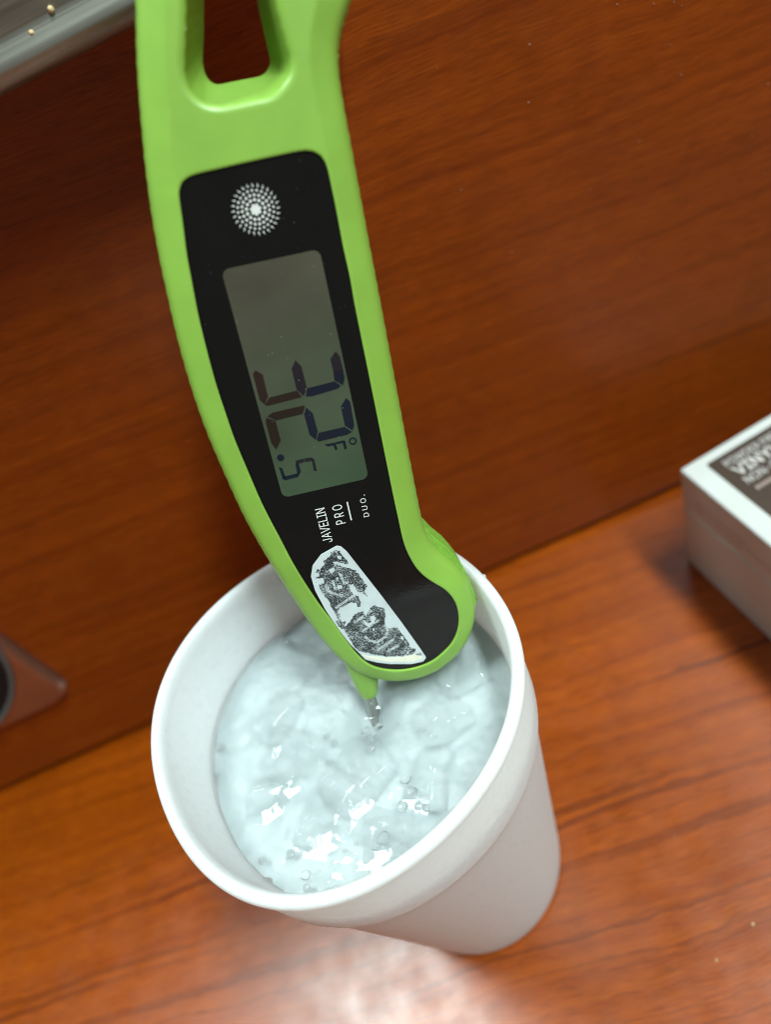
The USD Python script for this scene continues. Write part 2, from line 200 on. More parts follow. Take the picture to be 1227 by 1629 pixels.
# expanded foam: faint bead cells, light passes a little way through
M["foam"] = usdkit.material(stage, "/World/Looks/white_foam", {
    "g": ("geometry", {}), "v": ("voronoi_texture", {"scale": 600.0, "feature": "f1"}), "n": ("noise_texture", {"scale": 1500.0, "detail": 2.0}),
    "a": ("math", {"math_type": "multiply_add", "value2": .35}), "b": ("bump", {"strength": .20, "distance": .0003, "invert": True}),
    "cr": ("rgb_ramp", {"ramp": [(0, (.90, .965, .96)), (.6, (.895, .96, .955)), (1, (.84, .91, .905))]}),
    "p": ("principled_bsdf", {"roughness": .48, "specular_ior_level": .35, "subsurface_weight": .6, "subsurface_scale": .004, "subsurface_radius": (1.0, .9, .8)})},
    [("g.position", "v.vector"), ("g.position", "n.vector"), ("n.fac", "a.value1"), ("v.distance", "a.value3"), ("a.value", "b.height"), ("b.normal", "p.normal"), ("v.distance", "cr.fac"), ("cr.color", "p.base_color")], surface="p.BSDF")
def clear(name, ior, bscale, bstr, tint=(1, 1, 1), rough=0.0, solid=1.0):
    return usdkit.material(stage, "/World/Looks/" + name, {
        "g": ("geometry", {}), "n": ("noise_texture", {"scale": bscale, "detail": 3.0, "roughness": .55}), "b": ("bump", {"strength": bstr, "distance": .0006}),
        "p": ("principled_bsdf", {"base_color": tint, "roughness": rough, "ior": ior, "transmission_weight": 1.0, "specular_ior_level": .5}),
        "t": ("transparent_bsdf", {}), "mx": ("mix_closure", {"fac": solid})},
        [("t.BSDF", "mx.closure1"), ("p.BSDF", "mx.closure2"), ("g.position", "n.vector"), ("n.fac", "b.height"), ("b.normal", "p.normal")], surface="mx.closure")
M["water"] = clear("clear_water", 1.33, 170., .02, solid=.68)
M["ice"] = clear("clear_ice", 1.28, 260., .4, (1.0, 1.0, 1.0), .0, .42)
M["bubble"] = clear("bubble_film", 1.33, 50., .0, solid=.85)
M["crushed"] = plain("cloudy_ice", (.455, .515, .53), .35, noise=.05, scale=180., bump=.06, bscale=500., bdist=.0005)
M["carton"] = plain("white_card", (.58, .60, .575), .5, noise=.03, scale=60.)
M["carton_brown"] = plain("brown_print", (.046, .027, .017), .45, noise=.06, scale=60.)
M["carton_white"] = plain("white_print", (.60, .58, .55), .45)
M["carton_faint"] = plain("faint_brown_print", (.40, .31, .27), .5)
M["crumb"] = plain("crumb_tan", (.62, .45, .24), .7, noise=.2, scale=3000.)
M["dust"] = plain("dust_fleck", (.26, .16, .11), .8)

# ---------------------------------------------------------------- helpers
used = {}
def numbered(path):
    k = used.get(path, 0); used[path] = k + 1
    return path if k == 0 else f"{path}_{k:03d}"
def setdata(p, label=None, cat=None, group=None, kind=None):
    for k, v in (("label", label), ("category", cat), ("group", group), ("kind", kind)):
        if v: p.SetCustomDataByKey(k, v)
def thing(name, label, cat, matrix=None, loc=None, group=None, kind=None):
    x = UsdGeom.Xform.Define(stage, numbered("/World/" + name))
    if matrix is not None: x.AddTransformOp().Set(matrix)
    if loc is not None: x.AddTranslateOp().Set(Gf.Vec3d(*loc))
    setdata(x.GetPrim(), label, cat, group, kind)
    return x.GetPrim()
def part(name, mesh, mat, parent=None, smooth=35, label=None, cat=None, group=None, kind=None):
    base = str(parent.GetPath()) if parent is not None else "/World"
    p = usdkit.mesh(stage, numbered(base + "/" + name), mesh, M[mat], smooth=smooth).GetPrim()
    setdata(p, label, cat, group, kind)
    return p

def loft(rings, close=True):
    """rings: list of (n,3) arrays with equal n, joined by quads"""
    n = len(rings[0]); V = np.vstack(rings); F = []
    i = np.arange(n); j = (i + 1) % n
    if not close: i, j = i[:-1], j[:-1]
    for k in range(len(rings) - 1):
        a, b = k * n, (k + 1) * n
        F += [np.stack([a + i, b + i, b + j], 1), np.stack([a + i, b + j, a + j], 1)]
    return trimesh.Trimesh(V, np.vstack(F), process=False)
def lathe(profile, n, warp=None):
    t = np.linspace(0, 2 * np.pi, n, endpoint=False)
    rings = []
    for r, zz in profile:
        k = np.ones(n) if warp is None else warp(t, zz)
        rings.append(np.stack([r * k * np.cos(t), r * k * np.sin(t), np.full(n, zz)], 1))
    return loft(rings)
def rounded_box(size, r):
    s = np.array(size) / 2 - r
    pts = [manifold3d.Manifold.sphere(r, 16).translate((x * s[0], y * s[1], zz * s[2])) for x in (-1, 1) for y in (-1, 1) for zz in (-1, 1)]
    return manifold3d.Manifold.batch_hull(pts)
def extrude(poly, z0, z1):
    """shapely polygon(s) in metres, from z0 to z1"""
    ms = []
    for g in getattr(poly, "geoms", [poly]):
        if g.is_empty or g.area <= 0: continue
        m = trimesh.creation.extrude_polygon(g, z1 - z0, engine="earcut"); m.apply_translation((0, 0, z0)); ms.append(m)
    return trimesh.util.concatenate(ms)
def smooth_closed(pts, n):
    """closed Catmull-Rom through pts, resampled evenly to n"""
    p = np.asarray(pts, float); out = []
    for k in range(len(p)):
        a, b, c, d = p[k - 1], p[k], p[(k + 1) % len(p)], p[(k + 2) % len(p)]
        t = np.linspace(0, 1, 12, endpoint=False)[:, None]
        # centripetal-ish: limit tangents by the local chord
        l1 = np.linalg.norm(c - b); m0 = (c - a) / max(np.linalg.norm(c - a), 1e-9) * l1; m1 = (d - b) / max(np.linalg.norm(d - b), 1e-9) * l1
        out.append((2 * t**3 - 3 * t**2 + 1) * b + (t**3 - 2 * t**2 + t) * m0 + (-2 * t**3 + 3 * t**2) * c + (t**3 - t**2) * m1)
    return resample(np.vstack(out), n)
def soften(c, sigma):
    from scipy.ndimage import gaussian_filter1d
    return gaussian_filter1d(c, sigma, axis=0, mode="wrap")
def resample(p, n):
    p = np.vstack([p, p[:1]]); s = np.r_[0, np.cumsum(np.linalg.norm(np.diff(p, axis=0), axis=1))]
    u = np.linspace(0, s[-1], n, endpoint=False)
    return np.stack([np.interp(u, s, p[:, 0]), np.interp(u, s, p[:, 1])], 1)

# ---------------------------------------------------------------- setting
WALL_Y = .1074
tb = rounded_box((2.4, 1.0, .03), .0015); tb = tb.translate((0.1, WALL_Y + .02 - .5, -.015))
part("tabletop", tb, "table_wood", smooth=30, kind="structure", label="reddish brown wood veneer tabletop with dark grain lines")
wb = rounded_box((2.4, .02, .40), .0018).translate((0.1, WALL_Y + .01, .2 + .0036))
part("wall_panel", wb, "panel_wood", smooth=30, kind="structure", label="upright reddish brown wood veneer back panel")

# ---------------------------------------------------------------- steel strip above the panel
def steel_strip():
    yb, yf, zb, zt = WALL_Y - .0005, WALL_Y - .027, .2398, .330  # hidden overhang and right end shaped to shade the left of the panel
    prof = [(yb, zt), (yf, zt)]
    r = .0042
    prof += [(yf, zb + .0085), (yf - .0006, zb + .0070), (yf - .0014, zb + .0055)]
    for a in np.linspace(0, np.pi / 2 * 1.1, 10):
        prof.append((yf - .0018 + r * (1 - math.cos(a)), zb + r - r * math.sin(a)))
    prof += [(yf + .006, zb + .0004), (yb, zb + .0012)]
    prof = np.array(prof); x0, x1 = -.55, .075
    A = np.c_[np.full(len(prof), x0), prof]; B = np.c_[np.full(len(prof), x1), prof]
    m = loft([A, B]); 
    c = extrude(sg.Polygon(prof), 0, 1e-4); v = c.vertices; c = trimesh.Trimesh(np.c_[x1 + v[:, 2], v[:, 0], v[:, 1]], c.faces, process=False)
    return trimesh.util.concatenate([m, c])
ss = thing("steel_strip", "brushed stainless steel strip along the top of the wood back panel", "steel panel")
part("steel_face", steel_strip(), "steel", ss, smooth=40)

# ---------------------------------------------------------------- wall plate on the panel, cut by the left edge of the picture
pl = thing("wall_plate", "square steel plate with large round dark opening on the wood panel", "wall plate", loc=(-.1858, WALL_Y, .1010))
def plate():
    w, h, d = .114, .114, .0042
    outer = sg.box(-w / 2, -h / 2, w / 2, h / 2).buffer(-.013).buffer(.013, 12)
    rings = []
    for ins, dd in ((0, 0), (0, .0008), (.0004, .0018), (.0022, .0034), (.0036, .0041), (.0046, .0042)):
        c = resample(np.array(outer.buffer(-ins, 8).exterior.coords)[:-1], 160)
        st = np.argmin(np.abs(np.arctan2(c[:, 1], c[:, 0]))); c = np.roll(c, -st, 0)
        rings.append(np.c_[c[:, 0], np.full(160, -dd), c[:, 1]])
    rings.append(rings[-1] * [0, 1, 0])
    return loft(rings)
part("plate", plate(), "plate_steel", pl, smooth=30)
ring = lathe([(.0560, .0008), (.0560, .0044), (.0556, .0052), (.0545, .0054), (.0538, .0050), (.0533, .0038), (.0533, .0010)], 96)
R90 = trimesh.transformations.rotation_matrix(math.pi / 2, [1, 0, 0])
ring.apply_transform(R90); part("socket_ring", ring, "rim_plastic", pl, smooth=40)
disc = lathe([(.0536, .0044), (.0532, .0047), (.030, .0048), (.0002, .0048)], 96); disc.apply_transform(R90)
part("socket_face", disc, "dark_plastic", pl, smooth=40)

# ---------------------------------------------------------------- foam cup
H, RT, RB = .12795, .0445, .03065
HARM = (.00572, -.00859, .00857, .00846, -.00596, -.01192)
def warp(t, zz):
    a = HARM; k = a[0]*np.cos(2*t)+a[1]*np.sin(2*t)+a[2]*np.cos(3*t)+a[3]*np.sin(3*t)+a[4]*np.cos(4*t)+a[5]*np.sin(4*t)
    return 1 + k * min(1.0, max(0.0, zz / H)) ** 1.5
def r_in(zz): return .0276 + (.0411 - .0276) * (zz - .004) / (H - .003 - .004)
prof = [(.0002, .0012), (.022, .0012), (.0245, .0), (.0285, .0), (.0298, .0006), (.0305, .0020), (.03085, .0042)]
zs = H - .0262
prof += [(.03085 + (.0417 - .03085) * u, .0042 + (zs - .0042) * u) for u in np.linspace(0, 1, 24)[1:]]
prof += [(.0418, zs + .0006), (.0421, zs + .0014), (.0426, zs + .0026), (.04295, zs + .0036), (.0431, zs + .0046), (.04325, zs + .012), (.04335, H - .0050), (.0434, H - .0038), (.0432, H - .0031), (.0434, H - .0024), (.0440, H - .0017), (.0444, H - .0008), (.0445, H), (.0444, H + .0008), (.0440, H + .0014), (.0436, H + .00165), (.0433, H + .0015), (.0431, H + .0016), (.0427, H + .0018), (.0422, H + .0015), (.0418, H + .0008), (.0414, H - .0004), (.0412, H - .0020)]
prof += [(r_in(zz), zz) for zz in np.linspace(H - .003, .008, 40)] + [(.0262, .0052), (.0235, .004), (.0002, .004)]
cup = lathe(prof, 300, warp)
ct = thing("foam_cup", "white foam cup full of icy water on the wood tabletop", "cup", loc=(0, 0, 0))
part("cup_body", cup, "foam", ct, smooth=50)

# ---------------------------------------------------------------- ice and water in the cup
ZW = .1100
ice_spots = [(-.018, -.001, .0158, 0), (-.021, .012, .0132, 1), (-.003, -.013, .0165, 2), (-.014, -.019, .0130, 3), (.012, -.019, .0140, 4), (.020, -.008, .0125, 5), (.004, .019, .0150, 6), (.023, .013, .0150, 7), (-.009, .025, .0120, 8), (.0285, .001, .011, 9), (.000, -.029, .0105, 10), (-.026, -.008, .011, 11)]
ice_meshes = []
for (x, y, s, k) in ice_spots:
    r_ = np.random.default_rng(100 + k)
    b = trimesh.creation.icosphere(4, 1.0); v = b.vertices.copy()
    e = 5.5; v /= (np.abs(v) ** e).sum(1)[:, None] ** (1 / e)
    v *= np.array([1, r_.uniform(.75, 1.0), r_.uniform(.55, .8)]) * s * .55
    d = meshkit.fbm(v * 170 + k * 9, 3, k) - .5; nrm = b.vertices
    v = v + nrm * (d * .0022)[:, None]
    q_ = trimesh.transformations.random_rotation_matrix(r_.random(3))[:3, :3]
    tilt = trimesh.transformations.euler_matrix(r_.normal(0, .28), r_.normal(0, .28), r_.uniform(0, 6.28))[:3, :3]
    v = v @ tilt.T
    zc = ZW + r_.uniform(.0010, .0030) - v[:, 2].max()
    ice_meshes.append((trimesh.Trimesh(v + [x, y, zc], b.faces, process=False), x, y, s))
ripple_src = [(.0045, .0036), (-.010, -.006), (.010, -.014)]
def water_z(X, Y):
    p = np.stack([X, Y, np.zeros_like(X)], -1)
    zz = ZW + .00017 * (meshkit.fbm(p * 130, 3, 3) - .5) + .00016 * (meshkit.fbm(p * 420 + 3, 2, 5) - .5)
    for mesh, x, y, s in ice_meshes:
        d2 = ((X - x) ** 2 + (Y - y) ** 2) / (s * .52) ** 2
        zz = zz + .0005 * np.exp(-d2 ** 2)
    dp = np.hypot(X - .0045, Y - .0036); zz = zz + .0012 * np.exp(-dp / .0022) - .0006 * np.exp(-(dp - .004) ** 2 / .0015 ** 2)
    rr = np.hypot(X, Y); zz = zz + .0003 * np.exp(-(.0392 - np.minimum(rr, .0392)) / .0016)
    return zz
nt, nr = 300, 110
tt = np.linspace(0, 2 * np.pi, nt, endpoint=False)
rings = []
for u in np.linspace(.004, 1, nr):
    rad = u * (r_in(ZW) + .0006) * warp(tt, ZW); X, Y = rad * np.cos(tt), rad * np.sin(tt)
    rings.append(np.stack([X, Y, water_z(X, Y)], 1))
for zz in np.linspace(ZW - .003, .010, 14):
    rad = (r_in(zz) + .0006) * warp(tt, zz); rings.append(np.stack([rad * np.cos(tt), rad * np.sin(tt), np.full(nt, zz)], 1))
for rad, zz in ((.0262, .0047), (.0240, .0036), (.0002, .0036)):
    rings.append(np.stack([rad * np.cos(tt), rad * np.sin(tt), np.full(nt, zz)], 1))
wm = loft(rings)
# cloudy crushed ice packed under the surface
lump = np.random.default_rng(5); lx = lump.uniform(-.04, .04, 90); ly = lump.uniform(-.04, .04, 90); lr = lump.uniform(.008, .015, 90); lz = lump.uniform(-.0030, .0, 90)
def core_z(X, Y):
    out = np.full(X.shape, ZW - .0030)
    for a, b, c, d in zip(lx, ly, lr, lz):
        q_ = 1 - ((X - a) ** 2 + (Y - b) ** 2) / c ** 2
        out = np.maximum(out, ZW - .0015 + d * .25 - c * .08 * (1 - np.sqrt(np.maximum(q_, 0))) - (q_ <= 0) * .002)
    p = np.stack([X, Y, np.zeros_like(X)], -1)
    out = out - .006 * np.exp(-((X - .0030) ** 2 + (Y - .0010) ** 2) / .0058 ** 2)
    return np.minimum(out + .0006 * (meshkit.fbm(p * 300, 3, 8) - .5), ZW - .0010)
cr = []
for u in np.linspace(.004, 1, 90):
    rad = u * (r_in(ZW) + .0003) * warp(tt, ZW); X, Y = rad * np.cos(tt), rad * np.sin(tt); cr.append(np.stack([X, Y, core_z(X, Y)], 1))
for zz in (ZW - .006, .06, .012): 
    rad = (r_in(zz) - .0004) * warp(tt, zz); cr.append(np.stack([rad * np.cos(tt), rad * np.sin(tt), np.full(nt, zz)], 1))
cr.append(cr[-1] * [.002, .002, 1.0])
part("crushed_ice", loft(cr), "crushed", None, smooth=50, label="cloudy white crushed ice packed below the water of the foam cup", cat="ice", kind="stuff")
def cap(mesh, ring, n, flip):
    V = np.vstack([mesh.vertices, ring.mean(0)]); return V
wt = thing("water", "clear icy water with ripples and bubbles filling the foam cup", "water", kind="stuff")
V = np.vstack([wm.vertices, rings[0].mean(0), rings[-1].mean(0)]); i = np.arange(nt); j = (i + 1) % nt; off = (len(rings) - 1) * nt
F = np.vstack([wm.faces, np.stack([np.full(nt, len(V) - 2), i, j], 1), np.stack([np.full(nt, len(V) - 1), off + j, off + i], 1)])
wmesh = trimesh.Trimesh(V, F, process=False)
if wmesh.volume < 0: wmesh.invert()
part("water_body", wmesh, "water", wt, smooth=50)
for (mesh, x, y, s), word in zip(ice_meshes, range(99)):
    c = mesh.centroid
    t_ = UsdGeom.Mesh
    p = part("ice_piece", mesh, "ice", None, smooth=60, label="clear half sunken piece of ice floating in the water of the foam cup", cat="ice", group="ice pieces in the foam cup")
def on_water(px, py):
    d = FWD + RIGHT * (px - 613.5) / 1178 + UP * (814.5 - py) / 1178
    return EYE + d * (ZW - EYE[2]) / d[2]
for k, (px, py, rb_) in enumerate(((584, 1163, .0011), (597, 1178, .0013), (604, 1155, .0009), (592, 1192, .0008), (646, 1240, .0010), (655, 1262, .0014), (640, 1283, .0011), (667, 1282, .0009), (612, 1333, .0012), (600, 1346, .0009), (487, 1392, .0010), (300, 1302, .0012), (425, 1404, .0011), (382, 1386, .0008), (520, 1172, .0007))):
    c = on_water(px, py); b = trimesh.creation.icosphere(3, rb_); v = b.vertices * [1.25, 1.0, .8]
    v = v * (1 + .35 * (meshkit.fbm(v / rb_ * .9 + k * 5, 2, k) - .5))[:, None]
    part("bubble", trimesh.Trimesh(v + c + [0, 0, rb_ * .15], b.faces), "bubble", wt, smooth=True)
chains = (((500, 1392), (642, 1300), 13), ((470, 1375), (430, 1330), 5), ((690, 1290), (620, 1350), 6), ((420, 1190), (452, 1300), 8), ((640, 1150), (690, 1172), 6))
for (ax_, ay_), (bx_, by_), nk in chains:
    for k in range(nk):
        f_ = (k + rng.uniform(-.3, .3)) / max(nk - 1, 1); c = on_water(ax_ + (bx_ - ax_) * f_ + rng.normal(0, 3), ay_ + (by_ - ay_) * f_ + rng.normal(0, 3))
        rb_ = rng.uniform(.00022, .00050); b = trimesh.creation.icosphere(2, rb_)
        part("bubble", trimesh.Trimesh(b.vertices * [1, 1, .8] + [c[0], c[1], float(water_z(c[:1], c[1:2])[0])], b.faces), "bubble", wt, smooth=True)
for k in range(26):
    a = rng.uniform(0, 2 * np.pi) if k > 9 else rng.uniform(2.6, 5.2)
    u = (.965 - .05 * rng.random()) if k < 12 else math.sqrt(rng.random()) * .9
    rad = u * r_in(ZW) * float(warp(np.array([a]), ZW)[0]); x, y = rad * math.cos(a), rad * math.sin(a)
    if math.hypot(x - .0045, y - .0036) < .006: continue
    rb_ = rng.uniform(.0005, .0011)
    b = trimesh.creation.icosphere(3, rb_); b2 = trimesh.creation.icosphere(3, rb_ * .88); b2.invert()
    b = trimesh.util.concatenate([b, b2]); b.apply_translation((x, y, float(water_z(np.array([x]), np.array([y]))[0]) + rb_ * .25))
    part("bubble", b, "bubble", wt, smooth=True)

# ---------------------------------------------------------------- thermometer: local frame x right, y up the handle, z out of the face
SC = 1e-3
mt = Gf.Matrix4d(1.0)
TU = np.array([.9723342, -.0619928, -.2252179]); TV = -np.array([-.2324219, -.3532191, -.9062099]); TN = -np.array([-.0233728, .9334844, -.3578555])
for i, row in enumerate((TU, TV, TN, np.array([.02622, .02703, .1867]))):
    mt.SetRow(i, Gf.Vec4d(*map(float, row), 1.0 if i == 3 else 0.0))
th = thing("food_thermometer", "lime green folding food thermometer reading 32.5 standing in the foam cup", "thermometer", matrix=mt)

# the handle goes on above the picture as a hanging loop
top_r = [[26.0, 63.0], [26.6, 70.0], [24.5, 80.0], [18.0, 89.0], [9.0, 92.5], [2.0, 90.0], [-4.0, 83.0], [-8.5, 74.0]]
outer = smooth_closed(OUTER + top_r[::1] if False else OUTER[::-1][0:0] + OUTER + [[-8.5, 74.0], [-4.0, 83.0], [2.0, 90.0], [9.0, 92.5], [18.0, 89.0], [24.5, 80.0], [26.6, 70.0], [25.6, 64.0]], 900)
hole_f = smooth_closed(HOLE_FRONT + [[10.9, 69.0], [10.8, 76.0], [8.0, 79.5], [4.0, 78.6], [.2, 74.0]], 260)
hole_b = smooth_closed(HOLE_BACK + [[8.3, 70.0], [8.2, 74.5], [6.4, 76.5], [4.6, 75.4], [2.6, 73.0]], 260)
hole_b = hole_b[np.roll(np.arange(260), 0)]
outer = soften(outer, 9.0); win = soften(resample(np.array(smooth_closed(WINDOW, 500)), 500), 2.2); hole_f = soften(hole_f, 2.0)
win_p = sg.Polygon(win).buffer(0)
flat_p = unary_union([win_p.buffer(.25), sg.Polygon(FLAT_TOP + [[-3.0, 78.0], [6.0, 84.0], [13.0, 82.0], [18.0, 74.0], [18.5, 66.0]][::-1]).buffer(0)])
flat_p = flat_p.buffer(-.6).buffer(.6)
outer_p = sg.Polygon(outer).buffer(0); hole_p = sg.Polygon(hole_f).buffer(0)
def dense(poly, step=.15):
    out = []
    for g in getattr(poly, "geoms", [poly]):
        for r_ in [g.exterior, *g.interiors]:
            out.append(np.array([r_.interpolate(s).coords[0] for s in np.arange(0, r_.length, step)]))
    return np.vstack(out)
tO, tK, tF, tW = (cKDTree(dense(p)) for p in (outer_p, flat_p, hole_p, win_p))
import shapely
def depth(p):
    p = np.asarray(p, float)
    dO, dK, dF, dW = tO.query(p)[0], tK.query(p)[0], tF.query(p)[0], tW.query(p)[0]
    ins = shapely.contains_xy(flat_p, p[:, 0], p[:, 1])
    s = np.where(ins, 0.0, dK / np.maximum(dK + dO, 1e-6))
    d = 1.9 * (s + .35 * s * s) / 1.35
    r = 1.7; e = np.clip(r - dO, 0, r); d = d + (r - np.sqrt(np.maximum(r * r - e * e, 0)))
    r = 1.3; e = np.clip(r - dF, 0, r); d = d + .75 * (r - np.sqrt(np.maximum(r * r - e * e, 0)))
    r = .35; e = np.clip(r - dW, 0, r); d = d + .6 * (r - np.sqrt(np.maximum(r * r - e * e, 0)))
    return d
def inset_pts(poly, d, step):
    q_ = poly.buffer(d); return dense(q_, step) if not q_.is_empty else np.zeros((0, 2))
P = [outer, hole_f, win]
for d in (.06, .18, .36, .6, .9, 1.25, 1.7, 2.3): P.append(inset_pts(outer_p, -d, .45))
for d in (.06, .18, .4, .7, 1.0, 1.3, 1.8): P.append(inset_pts(hole_p, d, .4))
for d in (.05, .12, .22, .35, .6): P.append(inset_pts(win_p, d, .4))
P.append(dense(flat_p, .5)); P.append(inset_pts(flat_p, .4, .5)); P.append(inset_pts(flat_p, -.5, .5))
gx, gy = np.meshgrid(np.arange(-22, 29, .8), np.arange(-80, 95, .8)); P.append(np.c_[gx.ravel(), gy.ravel()] + rng.uniform(-.12, .12, (gx.size, 2)))
nb = len(outer) + len(hole_f) + len(win)
P = np.vstack(P)
keep = np.ones(len(P), bool)
dom = outer_p.difference(hole_p).difference(win_p)
keep[nb:] = shapely.contains_xy(dom.buffer(-.03), P[nb:, 0], P[nb:, 1])
P = P[keep]
tri = Delaunay(P).simplices
cen = P[tri].mean(1)
tri = tri[shapely.contains_xy(dom, cen[:, 0], cen[:, 1])]
a_ = np.cross(np.c_[P[tri[:, 1]] - P[tri[:, 0]], np.zeros(len(tri))], np.c_[P[tri[:, 2]] - P[tri[:, 0]], np.zeros(len(tri))])[:, 2]
tri = tri[np.abs(a_) > 1e-5]; a_ = a_[np.abs(a_) > 1e-5]; tri[a_ < 0] = tri[a_ < 0][:, ::-1]
D = depth(P)
front = trimesh.Trimesh(np.c_[P, -D] * SC, tri, process=False)
def ringz(c, z): return np.c_[c, np.full(len(c), z) if np.ndim(z) == 0 else z] * SC
def inset_ring(c, d):
    """moves a closed contour inwards along its smoothed normals"""
    t = np.roll(c, -1, 0) - np.roll(c, 1, 0); nn = np.stack([t[:, 1], -t[:, 0]], 1); nn /= np.maximum(np.linalg.norm(nn, axis=1, keepdims=True), 1e-9)
    if sg.Polygon(c).exterior.is_ccw: nn = -nn
    return c + nn * d
dO_ = depth(outer)
side = loft([ringz(outer, -dO_), ringz(outer, -np.maximum(dO_ + .5, 4.2)), ringz(inset_ring(outer, .12), -6.0), ringz(inset_ring(outer, .15), -6.05), ringz(inset_ring(outer, .42), -6.12), ringz(inset_ring(outer, .42), -6.42), ringz(inset_ring(outer, .15), -6.5), ringz(inset_ring(outer, .3), -10.0), ringz(inset_ring(outer, .6), -11.6), ringz(inset_ring(outer, 1.2), -12.6), ringz(inset_ring(outer, 1.9), -13.0)])
dF_ = depth(hole_f)
holew = loft([ringz(hole_f, -dF_), ringz(hole_f * .985 + hole_b * .015, -dF_ - .35), ringz(hole_f * .12 + hole_b * .88, -11.6), ringz(hole_b, -12.7), ringz(hole_b, -13.0)])
# back face
bo = inset_ring(outer, 1.9)
bp = sg.Polygon(bo).buffer(0).difference(sg.Polygon(hole_b).buffer(0))
back = extrude(affinity.scale(bp, SC, SC, origin=(0, 0)), -.0132, -.0130)
pocket = loft([ringz(win, -depth(win)), ringz(win, -1.2)])
body = trimesh.util.concatenate([front, side, holew, pocket, back])
part("handle_body", body, "green", th, smooth=38)
mm = lambda poly: affinity.scale(poly, SC, SC, origin=(0, 0))
panel = extrude(mm(win_p.buffer(-.10)), -.0011, -.00042); 
wp = part("display_window", panel, "window", th, smooth=30)
lc = np.array(LCD); x0, x1, y0, y1 = -9.08, 9.07, -22.8, 22.8
lcd_p = sg.box(x0, y0, x1, y1).buffer(-1.4).buffer(1.4, 12)
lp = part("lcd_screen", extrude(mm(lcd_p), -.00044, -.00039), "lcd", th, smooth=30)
def flat(name, polys, mat, z, parent, t=.00002, **k):
    for q_ in polys: part(name, extrude(mm(q_), z - t, z), mat, parent, smooth=False, **k)
zq = -.00036
for nm, mat in (("SEG_BROWN", "seg_brown"), ("SEG_PURPLE", "seg_purple"), ("SEG_NAVY", "seg_navy"), ("SEG_SMALL_NAVY", "seg_navy"), ("SEG_SMALL_BROWN", "seg_purple"), ("SEG_SMALL_F", "seg_navy")):
    small = "SMALL" in nm
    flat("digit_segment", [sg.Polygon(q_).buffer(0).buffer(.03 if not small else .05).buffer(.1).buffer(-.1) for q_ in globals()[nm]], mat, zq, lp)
flat("decimal_point", [sg.Point(*DOT[0]).buffer(.72, 16)], "seg_navy", zq, lp)
flat("degree_mark", [sg.Point(*DEGREE[0]).buffer(.80, 16).difference(sg.Point(*DEGREE[0]).buffer(.48, 16))], "seg_navy", zq, lp)

# lettering
def lettering(name, text, fr, parent, bold=False, z=-.00038, spacing=None, mat="print"):
    o_, e_, u_ = (np.array(q_) * SC for q_ in fr)
    tm = meshkit.text_mesh(text, 1.0, .1, bold); b = tm.bounds
    v = tm.vertices.copy(); v[:, 0] = (v[:, 0] - b[0][0]) / (b[1][0] - b[0][0]); v[:, 1] = (v[:, 1]) / 1.0; v[:, 2] = v[:, 2] / .1 * .00003
    dx, dy = e_ - o_, u_ - o_
    xy = o_ + v[:, :1] * dx + v[:, 1:2] * dy
    return part(name, trimesh.Trimesh(np.c_[xy, z - .00003 + v[:, 2]], tm.faces, process=False), mat, parent, smooth=False)
lettering("lettering", "JAVELIN", [[-1.25, -35.0], [-1.25, -26.95], [-3.30, -35.0]], wp)
lettering("lettering", "P R O", [[2.34, -31.5], [2.34, -27.05], [.30, -31.5]], wp)
lettering("lettering", "D U O", [[7.5, -31.2], [7.5, -26.9], [6.33, -31.2]], wp)
flat("rule", [sg.box(3.46, -31.18, 3.76, -26.89)], "print", -.00038, wp)
flat("rule", [sg.Point(7.42, -26.25).buffer(.11)], "print", -.00038, wp)
# dotted sunburst emblem
ex, ey, er = -.43, 31.4, 4.0
dots = [sg.Point(ex, ey).buffer(.55, 16)] + [sg.Point(ex + .72 * math.cos(a), ey + .72 * math.sin(a)).buffer(.30, 10) for a in np.arange(7) * 2 * math.pi / 7 + .2]
for k, (rr, nn_, sz) in enumerate(((1.62, 13, .265), (2.40, 19, .235), (3.15, 24, .20), (3.85, 28, .15))):
    for a in np.arange(nn_) * 2 * math.pi / nn_ + .11 * k:
        dots.append(sg.Point(ex + rr * math.cos(a), ey + rr * math.sin(a)).buffer(sz, 8))
        if k == 3:
            dots.append(sg.LineString([(ex + rr * math.cos(a), ey + rr * math.sin(a)), (ex + (rr + .38) * math.cos(a + .03), ey + (rr + .38) * math.sin(a + .03))]).buffer(.05))
part("emblem", extrude(mm(unary_union(dots)), -.00041, -.00038), "print", wp, smooth=False)
# worn white sticker
lab = sg.Polygon(LABEL).buffer(0).buffer(-.4).buffer(.4)
lab = lab.intersection(win_p.buffer(-.12))
sk = thing("worn_sticker", "worn white and black sticker at the tip of the thermometer's black window", "sticker", matrix=mt)
part("backing", extrude(mm(lab), -.00041, -.00024), "label", sk, smooth=30)
lowedge = sg.Polygon([[-1.2, -64.4], [1.0, -65.6], [4.6, -67.0], [8.0, -67.8], [10.6, -67.9], [12.6, -68.8], [12.2, -69.6], [9.8, -69.7], [4.9, -68.2], [2.1, -67.0], [-.1, -65.7]]).buffer(0).intersection(lab.buffer(-.12))
part("curled_edge", extrude(mm(lowedge), -.00024, -.00019), "label_cream", sk, smooth=30)
def rough_edge(poly, k):
    c = dense(poly, .12); c = c[np.r_[True, np.linalg.norm(np.diff(c, axis=0), axis=1) < 1.0]]
    nz = meshkit.fbm(np.c_[c * 2.6, np.full(len(c), k)], 3, 11) - .5; nz2 = meshkit.fbm(np.c_[c * 2.6 + 40, np.full(len(c), k)], 3, 12) - .5
    return sg.Polygon(c + np.stack([nz, nz2], 1) * .55).buffer(0)
chips = unary_union([sg.Polygon(c).buffer(0).buffer(.06) for c in CHIPS])
strokes = [sg.LineString(s_).buffer(.30, cap_style=2) for s_ in STROKES]
